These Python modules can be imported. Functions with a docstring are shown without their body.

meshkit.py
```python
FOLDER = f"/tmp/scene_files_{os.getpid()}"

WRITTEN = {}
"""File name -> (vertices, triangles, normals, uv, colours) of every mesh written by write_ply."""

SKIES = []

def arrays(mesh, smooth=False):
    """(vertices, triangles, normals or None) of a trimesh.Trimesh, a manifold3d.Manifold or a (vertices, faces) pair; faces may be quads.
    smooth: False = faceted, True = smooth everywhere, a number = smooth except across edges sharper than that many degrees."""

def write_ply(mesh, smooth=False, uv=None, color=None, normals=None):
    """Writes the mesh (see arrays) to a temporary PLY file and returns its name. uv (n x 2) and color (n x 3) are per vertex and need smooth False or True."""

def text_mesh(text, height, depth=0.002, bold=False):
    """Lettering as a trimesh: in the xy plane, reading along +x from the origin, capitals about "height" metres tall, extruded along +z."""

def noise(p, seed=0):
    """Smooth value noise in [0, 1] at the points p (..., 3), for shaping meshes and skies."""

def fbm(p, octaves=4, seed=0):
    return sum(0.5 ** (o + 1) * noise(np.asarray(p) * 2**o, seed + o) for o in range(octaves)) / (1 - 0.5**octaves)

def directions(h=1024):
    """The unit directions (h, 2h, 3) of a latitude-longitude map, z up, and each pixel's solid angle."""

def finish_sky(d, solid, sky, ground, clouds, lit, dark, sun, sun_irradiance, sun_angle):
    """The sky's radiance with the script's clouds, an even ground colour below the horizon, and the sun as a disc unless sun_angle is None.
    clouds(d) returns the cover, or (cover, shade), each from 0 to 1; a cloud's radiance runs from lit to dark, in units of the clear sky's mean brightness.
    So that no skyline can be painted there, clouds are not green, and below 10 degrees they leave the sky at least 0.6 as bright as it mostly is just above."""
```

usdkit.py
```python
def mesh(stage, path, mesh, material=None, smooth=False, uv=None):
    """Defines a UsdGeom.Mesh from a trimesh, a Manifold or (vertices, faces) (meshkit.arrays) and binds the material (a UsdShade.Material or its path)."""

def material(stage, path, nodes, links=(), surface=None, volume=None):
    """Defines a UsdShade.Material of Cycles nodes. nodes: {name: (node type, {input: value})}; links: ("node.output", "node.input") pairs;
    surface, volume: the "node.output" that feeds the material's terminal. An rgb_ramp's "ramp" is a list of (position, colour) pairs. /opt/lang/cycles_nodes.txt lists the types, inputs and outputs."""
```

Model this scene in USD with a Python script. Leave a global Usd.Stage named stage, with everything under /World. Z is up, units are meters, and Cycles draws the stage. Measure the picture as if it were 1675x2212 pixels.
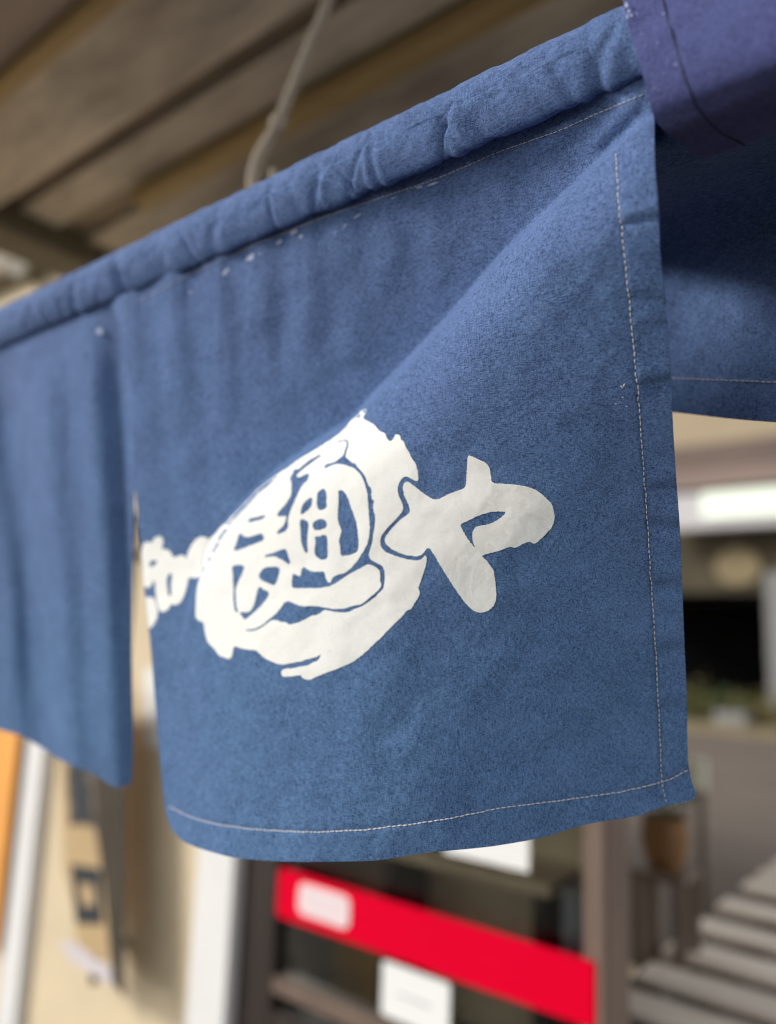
import math, random
import numpy as np
import trimesh
import manifold3d as m3
import shapely.geometry as sg
from shapely.ops import unary_union
from scipy.interpolate import RBFInterpolator, PchipInterpolator
import usdkit, meshkit
from pxr import Usd, UsdGeom, UsdLux, UsdShade, Gf, Sdf, Vt

random.seed(7)
rng = np.random.default_rng(7)
stage = Usd.Stage.CreateInMemory()
UsdGeom.SetStageUpAxis(stage, UsdGeom.Tokens.z)
UsdGeom.SetStageMetersPerUnit(stage, 1.0)
UsdGeom.Xform.Define(stage, '/World')
UsdGeom.Scope.Define(stage, '/World/Looks')

# ------------------------------------------------------------------ camera
# the photograph is measured on a 1675 x 2212 sheet; x of the world runs along the curtain rod, y into the shop
FPX, CX, CY = 1667.0, 837.5, 1106.0
EYE = np.array([0.0, 0.0, 1.5])
_Z = np.array([1230 - CX, CY + 9000, -FPX]); _Z /= np.linalg.norm(_Z)
_X = -np.array([-1300 - CX, CY - 1290, -FPX]); _X -= _Z * (_X @ _Z); _X /= np.linalg.norm(_X)
_Y = np.cross(_Z, _X)
ROT = np.array([_X, _Y, _Z])                 # camera axes -> world axes
cam = UsdGeom.Camera.Define(stage, '/World/camera')
cam.CreateHorizontalApertureAttr(36.0)
cam.CreateVerticalApertureAttr(36.0 * 1024 / 776)
cam.CreateFocalLengthAttr(36.0 * FPX / 1675.0)
cam.CreateFStopAttr(2.3)
cam.CreateFocusDistanceAttr(0.56)
cam.CreateClippingRangeAttr(Gf.Vec2f(0.02, 500))
EXPOSURE = 1.12
cam.CreateExposureAttr(EXPOSURE)
_m = np.eye(4); _m[0, :3], _m[1, :3], _m[2, :3], _m[3, :3] = ROT[:, 0], ROT[:, 1], ROT[:, 2], EYE
cam.AddTransformOp().Set(Gf.Matrix4d(*_m.ravel().tolist()))

# ------------------------------------------------------------------ sky and sun (bright overcast)
SUN = np.array([-0.85, -0.72, 0.66]); SUN /= np.linalg.norm(SUN)
elev, rot = math.asin(SUN[2]), math.atan2(SUN[0], SUN[1])
sky_m = usdkit.material(stage, '/World/Looks/sky_look', {
    's': ('sky_texture', {'sky_type': 'single_scattering', 'sun_disc': False, 'sun_elevation': elev, 'sun_rotation': rot}),
    'grey': ('hsv', {'saturation': 0.16}),
    'tc': ('texture_coordinate', {}),
    'n': ('noise_texture', {'scale': 2.2, 'detail': 5.0, 'roughness': 0.55}),
    'r': ('rgb_ramp', {'ramp': [(0.3, (0.82, 0.83, 0.86)), (0.7, (1.08, 1.06, 1.02))]}),
    'mx': ('mix', {'mix_type': 'multiply', 'fac': 1.0}),
    'b': ('background_shader', {'strength': 0.085})},
    [('s.color', 'grey.color'), ('tc.generated', 'n.vector'), ('n.fac', 'r.fac'), ('grey.color', 'mx.color1'), ('r.color', 'mx.color2'), ('mx.color', 'b.color')], surface='b.background')
dome = UsdLux.DomeLight.Define(stage, '/World/sky')
UsdShade.MaterialBindingAPI.Apply(dome.GetPrim()).Bind(sky_m)
dome.GetPrim().SetCustomDataByKey('kind', 'structure')
sun = UsdLux.DistantLight.Define(stage, '/World/sun')
sun.CreateNormalizeAttr(True) if hasattr(sun, 'CreateNormalizeAttr') else None
sun.CreateIntensityAttr(0.4); sun.CreateAngleAttr(14.0); sun.CreateColorAttr(Gf.Vec3f(1.0, 0.96, 0.9))
_z = SUN; _x = np.cross([0, 0, 1.0], _z); _x /= np.linalg.norm(_x); _y = np.cross(_z, _x)
_m = np.eye(4); _m[0, :3], _m[1, :3], _m[2, :3] = _x, _y, _z
sun.AddTransformOp().Set(Gf.Matrix4d(*_m.ravel().tolist()))

# ------------------------------------------------------------------ measuring helpers
def ray(x, y):
    x, y = np.asarray(x, float), np.asarray(y, float)
    return np.stack([(x - CX) / FPX, (CY - y) / FPX, -np.ones_like(x)], -1) @ ROT.T
def at_y(x, y, Y):
    d = ray(x, y); return EYE + d * (np.asarray(Y) / d[..., 1])[..., None]
def at_z(x, y, Z):
    d = ray(x, y); return EYE + d * ((np.asarray(Z) - 1.5) / d[..., 2])[..., None]
def at_x(x, y, X):
    d = ray(x, y); return EYE + d * (np.asarray(X) / d[..., 0])[..., None]

def project(P):
    q = (P - EYE) @ ROT; return np.stack([CX - FPX * q[:, 0] / q[:, 2], CY + FPX * q[:, 1] / q[:, 2]], 1)

# ------------------------------------------------------------------ prims
_used = {}
def numbered(parent, name):
    k = (str(parent), name); n = _used.get(k, 0); _used[k] = n + 1
    return name if n == 0 else f'{name}_{n:03d}'
def tag(p, label=None, cat=None, group=None, kind=None):
    p = p.GetPrim() if hasattr(p, 'GetPrim') else p
    for k, v in (('label', label), ('category', cat), ('group', group), ('kind', kind)):
        if v: p.SetCustomDataByKey(k, v)
    return p
def thing(name, label, cat, group=None, kind=None):
    x = UsdGeom.Xform.Define(stage, '/World/' + numbered('/World', name))
    tag(x, label, cat, group, kind); return str(x.GetPath())
def obj(name, mesh, mat, parent='/World', smooth=False, label=None, kind=None):
    p = f'{parent}/{numbered(parent, name)}'
    o = usdkit.mesh(stage, p, mesh, mat, smooth=smooth)
    tag(o, label, None, None, kind); return p
def solo(name, mesh, mat, label, cat, smooth=False, group=None, kind=None):
    p = obj(name, mesh, mat, '/World', smooth); tag(stage.GetPrimAtPath(p), label, cat, group, kind); return p
def box(x0, x1, y0, y1, z0, z1, bev=0.0):
    if bev <= 0:
        b = trimesh.creation.box([x1 - x0, y1 - y0, z1 - z0]); b.apply_translation([(x0 + x1) / 2, (y0 + y1) / 2, (z0 + z1) / 2]); return b
    pts = []
    for a in (x0, x1):
        for b in (y0, y1):
            for c in (z0, z1):
                for k in range(3):
                    v = [a + (bev if a == x0 else -bev), b + (bev if b == y0 else -bev), c + (bev if c == z0 else -bev)]
                    v[k] = (a, b, c)[k]; pts.append(v)
    return trimesh.convex.convex_hull(np.array(pts))
def tube(pts, r, n=12):
    pts = np.asarray(pts, float); r = np.broadcast_to(r, len(pts)); V, Fc = [], []
    t = np.gradient(pts, axis=0); t /= np.linalg.norm(t, axis=1)[:, None]
    u = np.cross(t[0], [0.31, 0.52, 0.8]); u /= np.linalg.norm(u)
    for i in range(len(pts)):
        u = u - t[i] * (u @ t[i]); u /= np.linalg.norm(u); w = np.cross(t[i], u)
        a = np.linspace(0, 2 * np.pi, n, endpoint=False)[:, None]
        V.append(pts[i] + r[i] * (np.cos(a) * u + np.sin(a) * w))
    V = np.vstack(V)
    for i in range(len(pts) - 1):
        for j in range(n):
            a, b = i * n + j, i * n + (j + 1) % n
            Fc += [[a, b, b + n], [a, b + n, a + n]]
    c0, c1 = len(V), len(V) + 1; V = np.vstack([V, pts[0], pts[-1]])
    for j in range(n):
        Fc += [[c0, (j + 1) % n, j], [c1, (len(pts) - 1) * n + j, (len(pts) - 1) * n + (j + 1) % n]]
    return trimesh.Trimesh(V, Fc, process=False)
def quad_slab(corners, normal, th):
    """A thin plate whose front face has these corners (in order) and which is th thick behind it."""
    c = np.asarray(corners, float); n = np.asarray(normal, float); n = n / np.linalg.norm(n)
    return trimesh.convex.convex_hull(np.vstack([c, c - n * th]))

# ------------------------------------------------------------------ materials
def plain(name, col, rough=0.6, var=0.12, scale=6.0, bump=0.0, bscale=60.0, spec=0.35, metallic=0.0, obj_rand=0.0, detail=6.0, stretch=(1, 1, 1)):
    c = np.array(col, float)
    nodes = {'g': ('geometry', {}), 'mp': ('mapping', {'scale': stretch}),
             'n': ('noise_texture', {'scale': scale, 'detail': detail, 'roughness': 0.6}),
             'r': ('rgb_ramp', {'ramp': [(0.25, tuple(np.clip(c * (1 - var), 0, 1))), (0.5, tuple(c)), (0.78, tuple(np.clip(c * (1 + var), 0, 1)))]}),
             'p': ('principled_bsdf', {'roughness': rough, 'specular_ior_level': spec, 'metallic': metallic})}
    links = [('g.position', 'mp.vector'), ('mp.vector', 'n.vector'), ('n.fac', 'r.fac'), ('r.color', 'p.base_color')]
    if obj_rand:
        nodes['oi'] = ('object_info', {}); nodes['or'] = ('map_range', {'to_min': 1 - obj_rand, 'to_max': 1 + obj_rand}); nodes['h'] = ('hsv', {})
        links = links[:-1] + [('oi.random', 'or.value'), ('or.result', 'h.value'), ('r.color', 'h.color'), ('h.color', 'p.base_color')]
    if bump:
        nodes['bn'] = ('noise_texture', {'scale': bscale, 'detail': 4.0}); nodes['b'] = ('bump', {'strength': 0.6, 'distance': bump})
        links += [('mp.vector', 'bn.vector'), ('bn.fac', 'b.height'), ('b.normal', 'p.normal')]
    return usdkit.material(stage, '/World/Looks/' + name, nodes, links, surface='p.BSDF')

def cloth(name, dark, light, purple, zlo, zhi, amount):
    """Faded heathered cotton: fine light and dark yarn, patchy fading, more violet towards the top."""
    nodes = {'g': ('geometry', {}), 'mp': ('mapping', {'scale': (1.0, 1.0, 1.0)}),
             'f1': ('noise_texture', {'scale': 880.0, 'detail': 2.0, 'roughness': 0.7}),
             'mpx': ('mapping', {'scale': (0.16, 0.6, 1.25)}), 'f2': ('noise_texture', {'scale': 1400.0, 'detail': 1.0, 'roughness': 0.6}),
             'mpz': ('mapping', {'scale': (1.35, 0.6, 0.14)}), 'f3': ('noise_texture', {'scale': 1400.0, 'detail': 1.0, 'roughness': 0.6}),
             'a1': ('math', {'math_type': 'multiply_add', 'value2': 0.28}), 'a2': ('math', {'math_type': 'multiply_add', 'value2': 0.38}), 'a0': ('math', {'math_type': 'multiply', 'value2': 0.34}),
             'm1': ('noise_texture', {'scale': 26.0, 'detail': 5.0, 'roughness': 0.65}),
             'm2': ('noise_texture', {'scale': 7.0, 'detail': 3.0, 'roughness': 0.6}),
             'mm': ('math', {'math_type': 'multiply_add', 'value2': 0.14, 'value3': -0.07}),
             'sum': ('math', {'math_type': 'add'}),
             'r': ('rgb_ramp', {'ramp': [(0.39, dark), (0.51, tuple((np.array(dark) * 0.45 + np.array(light) * 0.55))), (0.63, light)]}),
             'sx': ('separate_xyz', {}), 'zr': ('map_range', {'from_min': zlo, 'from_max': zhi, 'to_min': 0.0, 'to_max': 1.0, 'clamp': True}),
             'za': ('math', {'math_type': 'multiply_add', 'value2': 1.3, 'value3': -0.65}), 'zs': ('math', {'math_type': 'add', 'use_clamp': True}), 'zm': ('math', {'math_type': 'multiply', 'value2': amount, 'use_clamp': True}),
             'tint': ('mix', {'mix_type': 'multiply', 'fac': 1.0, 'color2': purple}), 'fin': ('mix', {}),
             'bsum': ('math', {'math_type': 'add'}), 'b': ('bump', {'strength': 0.35, 'distance': 0.0006}),
             'p': ('principled_bsdf', {'roughness': 0.92, 'specular_ior_level': 0.12, 'sheen_weight': 0.12, 'sheen_roughness': 0.5, 'sheen_tint': (0.6, 0.7, 1.0)})}
    links = [('g.position', 'mp.vector'), ('mp.vector', 'f1.vector'), ('g.position', 'mpx.vector'), ('mpx.vector', 'f2.vector'), ('g.position', 'mpz.vector'), ('mpz.vector', 'f3.vector'),
             ('g.position', 'm1.vector'), ('g.position', 'm2.vector'),
             ('f3.fac', 'a0.value1'), ('f2.fac', 'a2.value1'), ('a0.value', 'a2.value3'), ('f1.fac', 'a1.value1'), ('a2.value', 'a1.value3'),
             ('m1.fac', 'mm.value1'), ('a1.value', 'sum.value1'), ('mm.value', 'sum.value2'), ('sum.value', 'r.fac'),
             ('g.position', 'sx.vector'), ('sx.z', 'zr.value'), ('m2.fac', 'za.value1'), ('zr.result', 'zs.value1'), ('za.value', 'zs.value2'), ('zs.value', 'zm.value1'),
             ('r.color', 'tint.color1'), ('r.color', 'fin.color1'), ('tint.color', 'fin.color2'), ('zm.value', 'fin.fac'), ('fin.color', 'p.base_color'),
             ('f2.fac', 'bsum.value1'), ('f3.fac', 'bsum.value2'), ('bsum.value', 'b.height'), ('b.normal', 'p.normal')]
    return usdkit.material(stage, '/World/Looks/' + name, nodes, links, surface='p.BSDF')

M = {}
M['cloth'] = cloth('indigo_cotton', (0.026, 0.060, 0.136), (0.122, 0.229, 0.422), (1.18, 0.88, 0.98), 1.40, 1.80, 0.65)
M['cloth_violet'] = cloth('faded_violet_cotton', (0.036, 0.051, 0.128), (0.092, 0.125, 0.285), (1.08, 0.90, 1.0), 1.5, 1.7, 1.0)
M['print'] = usdkit.material(stage, '/World/Looks/white_print', {
    'g': ('geometry', {}), 'mx': ('mapping', {'scale': (0.14, 0.6, 1.3)}), 'mz': ('mapping', {'scale': (1.3, 0.6, 0.14)}),
    'nx': ('noise_texture', {'scale': 1300.0, 'detail': 1.0}), 'nz': ('noise_texture', {'scale': 1300.0, 'detail': 1.0}), 'nm': ('noise_texture', {'scale': 40.0, 'detail': 5.0}),
    'a': ('math', {'math_type': 'multiply_add', 'value2': 0.36}), 'b': ('math', {'math_type': 'multiply_add', 'value2': 0.36}), 'c': ('math', {'math_type': 'multiply', 'value2': 0.28}),
    'r': ('rgb_ramp', {'ramp': [(0.3, (0.66, 0.67, 0.65)), (0.46, (0.785, 0.785, 0.745)), (0.7, (0.84, 0.84, 0.80))]}),
    'p': ('principled_bsdf', {'roughness': 0.95, 'specular_ior_level': 0.03})},
    [('g.position', 'mx.vector'), ('g.position', 'mz.vector'), ('g.position', 'nm.vector'), ('mx.vector', 'nx.vector'), ('mz.vector', 'nz.vector'), ('nm.fac', 'c.value1'), ('nx.fac', 'a.value1'), ('c.value', 'a.value3'),
     ('nz.fac', 'b.value1'), ('a.value', 'b.value3'), ('b.value', 'r.fac'), ('r.color', 'p.base_color')], surface='p.BSDF')
M['thread'] = plain('pale_thread', (0.66, 0.61, 0.59), 0.8, 0.2, 300.0)
M['thread_dark'] = plain('blue_thread', (0.015, 0.018, 0.045), 0.8, 0.2, 300.0)
M['wear'] = plain('bleached_fibre', (0.36, 0.40, 0.55), 0.9, 0.2, 300.0)
M['lint'] = plain('white_lint', (0.75, 0.76, 0.74), 0.9, 0.1, 300.0)
M['board'] = plain('weathered_board', (0.62, 0.56, 0.47), 0.75, 0.45, 7.0, 0.002, 40.0, 0.25, obj_rand=0.15, stretch=(0.5, 2.0, 2.0))
M['board_pale'] = plain('pale_board', (0.5, 0.42, 0.36), 0.75, 0.15, 5.0, 0.001, 40.0, stretch=(0.5, 2.0, 2.0))
M['batten'] = plain('ochre_batten', (0.50, 0.37, 0.17), 0.6, 0.3, 6.0, 0.001, 40.0, stretch=(0.4, 2, 2))
M['underlay'] = plain('dark_roof_underlay', (0.36, 0.295, 0.22), 0.85, 0.3, 5.0)
M['olive'] = plain('dark_olive_beam', (0.17, 0.155, 0.11), 0.7, 0.2, 4.0)
M['rope'] = plain('grey_hemp_rope', (0.27, 0.225, 0.18), 0.9, 0.25, 160.0, 0.001, 300.0)
M['plaster'] = plain('beige_plaster', (0.66, 0.545, 0.375), 0.85, 0.10, 3.0, 0.002, 90.0, 0.2)
M['white_trim'] = plain('white_painted_trim', (0.76, 0.75, 0.73), 0.5, 0.05, 4.0)
M['orange'] = plain('orange_cloth', (0.80, 0.36, 0.085), 0.85, 0.1, 4.0)
M['darkwood'] = plain('dark_brown_wood', (0.03, 0.021, 0.017), 0.55, 0.3, 6.0, stretch=(3, 3, 0.5))
M['brownpost'] = plain('brown_painted_post', (0.155, 0.11, 0.086), 0.5, 0.2, 5.0, stretch=(3, 3, 0.5))
M['inner'] = plain('brown_interior_panel', (0.56, 0.44, 0.30), 0.7, 0.4, 3.0)
M['inner_grey'] = plain('grey_shelf_panel', (0.27, 0.24, 0.20), 0.7, 0.2, 3.0)
M['amber'] = plain('amber_wood', (0.28, 0.14, 0.02), 0.5, 0.2, 5.0)
M['bluegrey'] = plain('blue_grey_tin', (0.20, 0.21, 0.23), 0.5, 0.3, 20.0)
M['red'] = plain('red_vinyl', (0.70, 0.0, 0.024), 0.75, 0.03, 5.0, spec=0.04)
M['paper'] = plain('white_paper', (0.80, 0.80, 0.78), 0.7, 0.03, 10.0)
M['pinkpaper'] = plain('pale_pink_panel', (0.80, 0.66, 0.67), 0.7, 0.06, 10.0)
M['greyink'] = plain('grey_print', (0.40, 0.42, 0.42), 0.8, 0.1, 30.0)
M['tan'] = plain('tan_banner_cloth', (0.50, 0.355, 0.19), 0.85, 0.12, 5.0)
M['tan_dark'] = plain('brown_shade_band_and_pole', (0.055, 0.043, 0.03), 0.85, 0.15, 5.0)
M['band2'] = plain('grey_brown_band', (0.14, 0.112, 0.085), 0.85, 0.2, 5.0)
M['moulding'] = plain('grey_beige_moulding', (0.24, 0.205, 0.155), 0.8, 0.15, 4.0)
M['ink'] = plain('black_ink', (0.03, 0.035, 0.04), 0.7, 0.2, 20.0)
M['lilac'] = plain('lilac_white_hem', (0.60, 0.55, 0.57), 0.85, 0.06, 10.0)
M['slat'] = plain('weathered_pale_slat', (0.90, 0.79, 0.665), 0.7, 0.16, 6.0, 0.001, 60.0, obj_rand=0.08, stretch=(0.5, 3, 3))
M['slatframe'] = plain('grey_brown_frame', (0.16, 0.125, 0.095), 0.7, 0.2, 6.0)
M['pavement'] = plain('dark_low_bounce_paving', (0.075, 0.068, 0.06), 0.9, 0.2, 1.5, 0.003, 60.0, 0.2)
M['asphalt'] = plain('brown_grey_asphalt', (0.15, 0.124, 0.105), 0.9, 0.16, 1.2, 0.004, 80.0, 0.2)
M['far_beige'] = plain('far_beige_wall', (0.36, 0.29, 0.195), 0.85, 0.1, 0.6)
M['far_brown'] = plain('far_brown_fascia', (0.135, 0.098, 0.08), 0.7, 0.12, 0.8)
M['far_brown_pale'] = plain('far_rosy_trim', (0.225, 0.165, 0.14), 0.7, 0.1, 0.8)  # lighter, rosier brown of the lower fascia
M['far_panel'] = plain('far_dark_panel', (0.06, 0.048, 0.028), 0.8, 0.35, 0.7)
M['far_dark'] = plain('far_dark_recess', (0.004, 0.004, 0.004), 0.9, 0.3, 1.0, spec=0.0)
M['far_tan'] = plain('far_tan_sign', (0.21, 0.165, 0.09), 0.7, 0.1, 1.0)
M['far_grey'] = plain('grey_pillar', (0.20, 0.20, 0.195), 0.7, 0.08, 1.0)
M['casing'] = plain('pale_lamp_casing', (0.50, 0.48, 0.49), 0.4, 0.04, 1.0)
M['leaf'] = plain('yellowish_leaf', (0.15, 0.13, 0.05), 0.6, 0.5, 3.0)
M['leaf_dark'] = plain('green_leaf', (0.05, 0.085, 0.025), 0.6, 0.4, 8.0)
M['soil'] = plain('planter_side', (0.21, 0.17, 0.10), 0.8, 0.2, 3.0)
M['pot'] = plain('brown_glazed_pot', (0.17, 0.085, 0.03), 0.35, 0.35, 14.0, spec=0.5)
M['white_bloom'] = plain('pale_flower', (0.72, 0.74, 0.64), 0.7, 0.08, 40.0)
M['lamp'] = usdkit.material(stage, '/World/Looks/lit_tube', {'e': ('emission', {'color': (0.93, 1.0, 0.83), 'strength': 0.62})}, [], surface='e.emission')
M['glass'] = usdkit.material(stage, '/World/Looks/window_glass', {
    't': ('transparent_bsdf', {'color': (0.9, 0.92, 0.9)}), 'gl': ('glossy_bsdf', {'roughness': 0.02, 'color': (1, 1, 1)}), 'f': ('fresnel', {'IOR': 1.35}), 'm': ('mix_closure', {})},
    [('f.fac', 'm.fac'), ('t.BSDF', 'm.closure1'), ('gl.BSDF', 'm.closure2')], surface='m.closure')

# ================================================================== THE SETTING
g = trimesh.creation.box([140, 140, 0.2]); g.apply_translation([0, 20, -0.1])
solo('ground', g, M['asphalt'], None, None, kind='structure')

solo('pavement', box(-20, 20, -4.0, 3.4, 0.004, 0.03), M['pavement'], None, None, kind='structure')  # dark sheet added before the shop to cut light bounced from below

# ------------------------------------------------------------------ the shop building
shop = thing('shop_building', 'beige shop front with white trim, glass door and boarded wooden eaves over the curtain', 'shop building')
YW = 1.62
def wx(x, y, Y=YW): return float(at_y(x, y, Y)[0])
def wz(x, y, Y=YW): return float(at_y(x, y, Y)[2])
xp2a, xp2b = wx(437, 1950), wx(520, 1950)          # white trim beside the door
xp1a, xp1b = wx(42, 1900), wx(84, 1900)            # white trim by the orange cloth
xpa, xpb = wx(1284, 1950, YW - 0.05), wx(1360, 1950, YW + 0.07)          # brown post right of the door
obj('wall', box(-9.0, xp2a + 0.02, YW, YW + 0.25, -0.02, 4.6), M['plaster'], shop)
obj('trim_post', box(xp2a, xp2b, YW - 0.035, YW + 0.2, 0, 3.05, 0.006), M['white_trim'], shop)
obj('trim_post', box(xp1a, xp1b, YW - 0.035, YW + 0.02, 0, 3.05, 0.006), M['white_trim'], shop)
obj('corner_post', box(xpa, xpb, YW - 0.05, YW + 0.07, 0, 2.78, 0.008), M['brownpost'], shop)
# display space behind the door glass, closed by a side board that runs back from the post
rr_ = xpb / (YW + 0.07); yk = YW + 0.40
obj('back_panel', box(xp2b - 0.6, rr_ * yk - 0.03, yk, yk + 0.05, 0.0, 2.78), M['inner'], shop)
side = np.array([[xpb - 0.04, YW + 0.072], [xpb - 0.012, YW + 0.072], [rr_ * (yk + 0.05) - 0.015, yk + 0.05], [rr_ * (yk + 0.05) - 0.028, yk + 0.05]])
sp = trimesh.creation.extrude_polygon(sg.Polygon(side), 2.78); obj('side_panel', sp, M['darkwood'], shop)
obj('lintel', box(xp2b, xpa, YW - 0.01, YW + 0.12, 2.1, 2.78), M['darkwood'], shop)
door = UsdGeom.Xform.Define(stage, shop + '/glass_door').GetPath().pathString
dx0, dx1 = xp2b + 0.003, xpa - 0.003
xf = wx(598, 1930)
obj('stile', box(dx0, xf, YW, YW + 0.05, 0.0, 2.09, 0.004), M['darkwood'], door)
obj('stile', box(dx1 - 0.045, dx1, YW, YW + 0.05, 0.0, 2.09, 0.004), M['brownpost'], door)
obj('rail', box(xf, dx1 - 0.045, YW, YW + 0.05, 2.0, 2.09), M['darkwood'], door)
obj('rail', box(xf, dx1 - 0.045, YW + 0.002, YW + 0.048, 0.02, 0.5), M['darkwood'], door)
obj('rail', box(xf, dx1 - 0.045, YW + 0.002, YW + 0.048, 0.545, 0.585), M['brownpost'], door)
obj('pane', box(xf, dx1 - 0.045, YW + 0.022, YW + 0.028, 0.5, 2.0), M['glass'], door)

# eaves: boards and battens run parallel to the curtain rod
ZS = 2.8
def sy(x, y): return float(at_z(x, y, ZS)[1])
xe = float(np.mean([at_z(0, 430, ZS)[0], at_z(170, 552, ZS)[0]]))     # where the boards stop on the left
XR = 1.0
yb = [sy(54, 411), sy(0, 170)]
y_l1, y_l2 = sy(300, 248), sy(540, 318)
XK = xpb + 0.25
obj('roof_underlay', box(xe - 0.02, XR, 0.28, 1.42, ZS + 0.058, ZS + 0.17), M['underlay'], shop)
obj('roof_underlay', box(xe - 0.02, XK, 1.423, YW + 0.3, ZS + 0.058, ZS + 0.17), M['underlay'], shop)
y0 = 0.30; y_b1 = sy(60, 118)
boards = [(y0, y0 + 0.17, 'board_pale'), (y0 + 0.185, y_b1 - 0.012, 'board_pale'), (y_b1 + 0.03, y_l1, 'board')]
for a, b, mt in boards:
    obj('soffit_board', box(xe, XR, a, b, ZS, ZS + 0.025, 0.003), M[mt], shop)
for a, b in [(y_l1 + 0.075, y_l2 - 0.05), (y_l2 + 0.05, 1.42), (1.435, YW)]:
    obj('soffit_board', box(xe, XR if b < 1.43 else XK, a, b, ZS + 0.03, ZS + 0.055, 0.003), M['board'], shop)
obj('batten', box(xe, XR, y_b1 - 0.01, y_b1 + 0.028, ZS - 0.03, ZS + 0.03, 0.003), M['batten'], shop)
obj('batten', box(xe + 0.42, XR, y_l2 - 0.045, y_l2 + 0.012, ZS - 0.02, ZS + 0.03, 0.004), M['batten'], shop)
obj('eave_fascia', box(xe - 0.02, XR, 0.24, 0.28, ZS - 0.06, ZS + 0.2), M['olive'], shop)
obj('end_beam', box(xe - 0.20, xe - 0.003, 0.24, YW - 0.002, ZS - 0.05, ZS + 0.17, 0.01), M['olive'], shop)
obj('roof_sheet', box(xe - 0.2, XR, 0.2, 1.42, ZS + 0.171, ZS + 0.22), M['underlay'], shop)
obj('roof_sheet', box(xe - 0.2, XK, 1.423, YW + 0.4, ZS + 0.171, ZS + 0.22), M['underlay'], shop)
# a pale moulding on the wall under the roof end, with a little scrolled bracket
mz = wz(100, 545, YW - 0.08)
obj('wall_moulding', box(-9.0, xe - 0.5, YW - 0.10, YW - 0.002, mz, mz + 0.22, 0.02), M['moulding'], shop)
bx, bz = wx(62, 590, YW - 0.05), wz(62, 600, YW - 0.05)
br = trimesh.creation.extrude_polygon(sg.Point(0, 0).buffer(0.11).union(sg.box(-0.14, 0, 0.14, 0.2)), 0.09)
br.apply_transform(trimesh.transformations.rotation_matrix(math.pi / 2, [1, 0, 0])); br.apply_translation([bx, YW - 0.005, bz + 0.10])
obj('bracket', br, M['olive'], shop, smooth=40)

# ------------------------------------------------------------------ the opposite building
YO = 18.0
far = thing('opposite_building', 'beige building across the lane with brown fascia and a dark open front', 'building')
def fx(x, y, Y=YO): return float(at_y(x, y, Y)[0])
def fz(x, y, Y=YO): return float(at_y(x, y, Y)[2])
xl, xr = fx(1250, 1100) , fx(1675, 1100) + 9
z_top, z_beam0, z_beam1 = 9.0, fz(1560, 956), fz(1560, 1056)
zl0, zl1 = fz(1500, 1062), fz(1500, 1148)
zp = fz(1560, 1277)
obj('wall', box(xl, xr, YO + 0.5, YO + 0.8, z_beam0 - 0.3, z_top), M['far_beige'], far)
zmid = z_beam1 + (z_beam0 - z_beam1) * 0.4
obj('fascia', box(xl, xr, YO - 0.1, YO + 0.49, zmid, z_beam0), M['far_brown'], far)
obj('fascia_trim', box(xl, xr, YO - 0.25, YO + 0.49, z_beam1, zmid - 0.003), M['far_brown_pale'], far)
obj('upper_panel', box(xl, xr, YO + 0.4, YO + 0.6, zp, z_beam1 - 0.003), M['far_panel'], far)
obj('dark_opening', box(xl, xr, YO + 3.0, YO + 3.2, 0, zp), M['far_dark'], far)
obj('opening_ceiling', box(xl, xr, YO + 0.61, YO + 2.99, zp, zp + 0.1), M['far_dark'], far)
obj('opening_floor', box(xl, xr, YO + 0.3, YO + 2.99, 0.004, 0.02), M['far_dark'], far)
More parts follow.
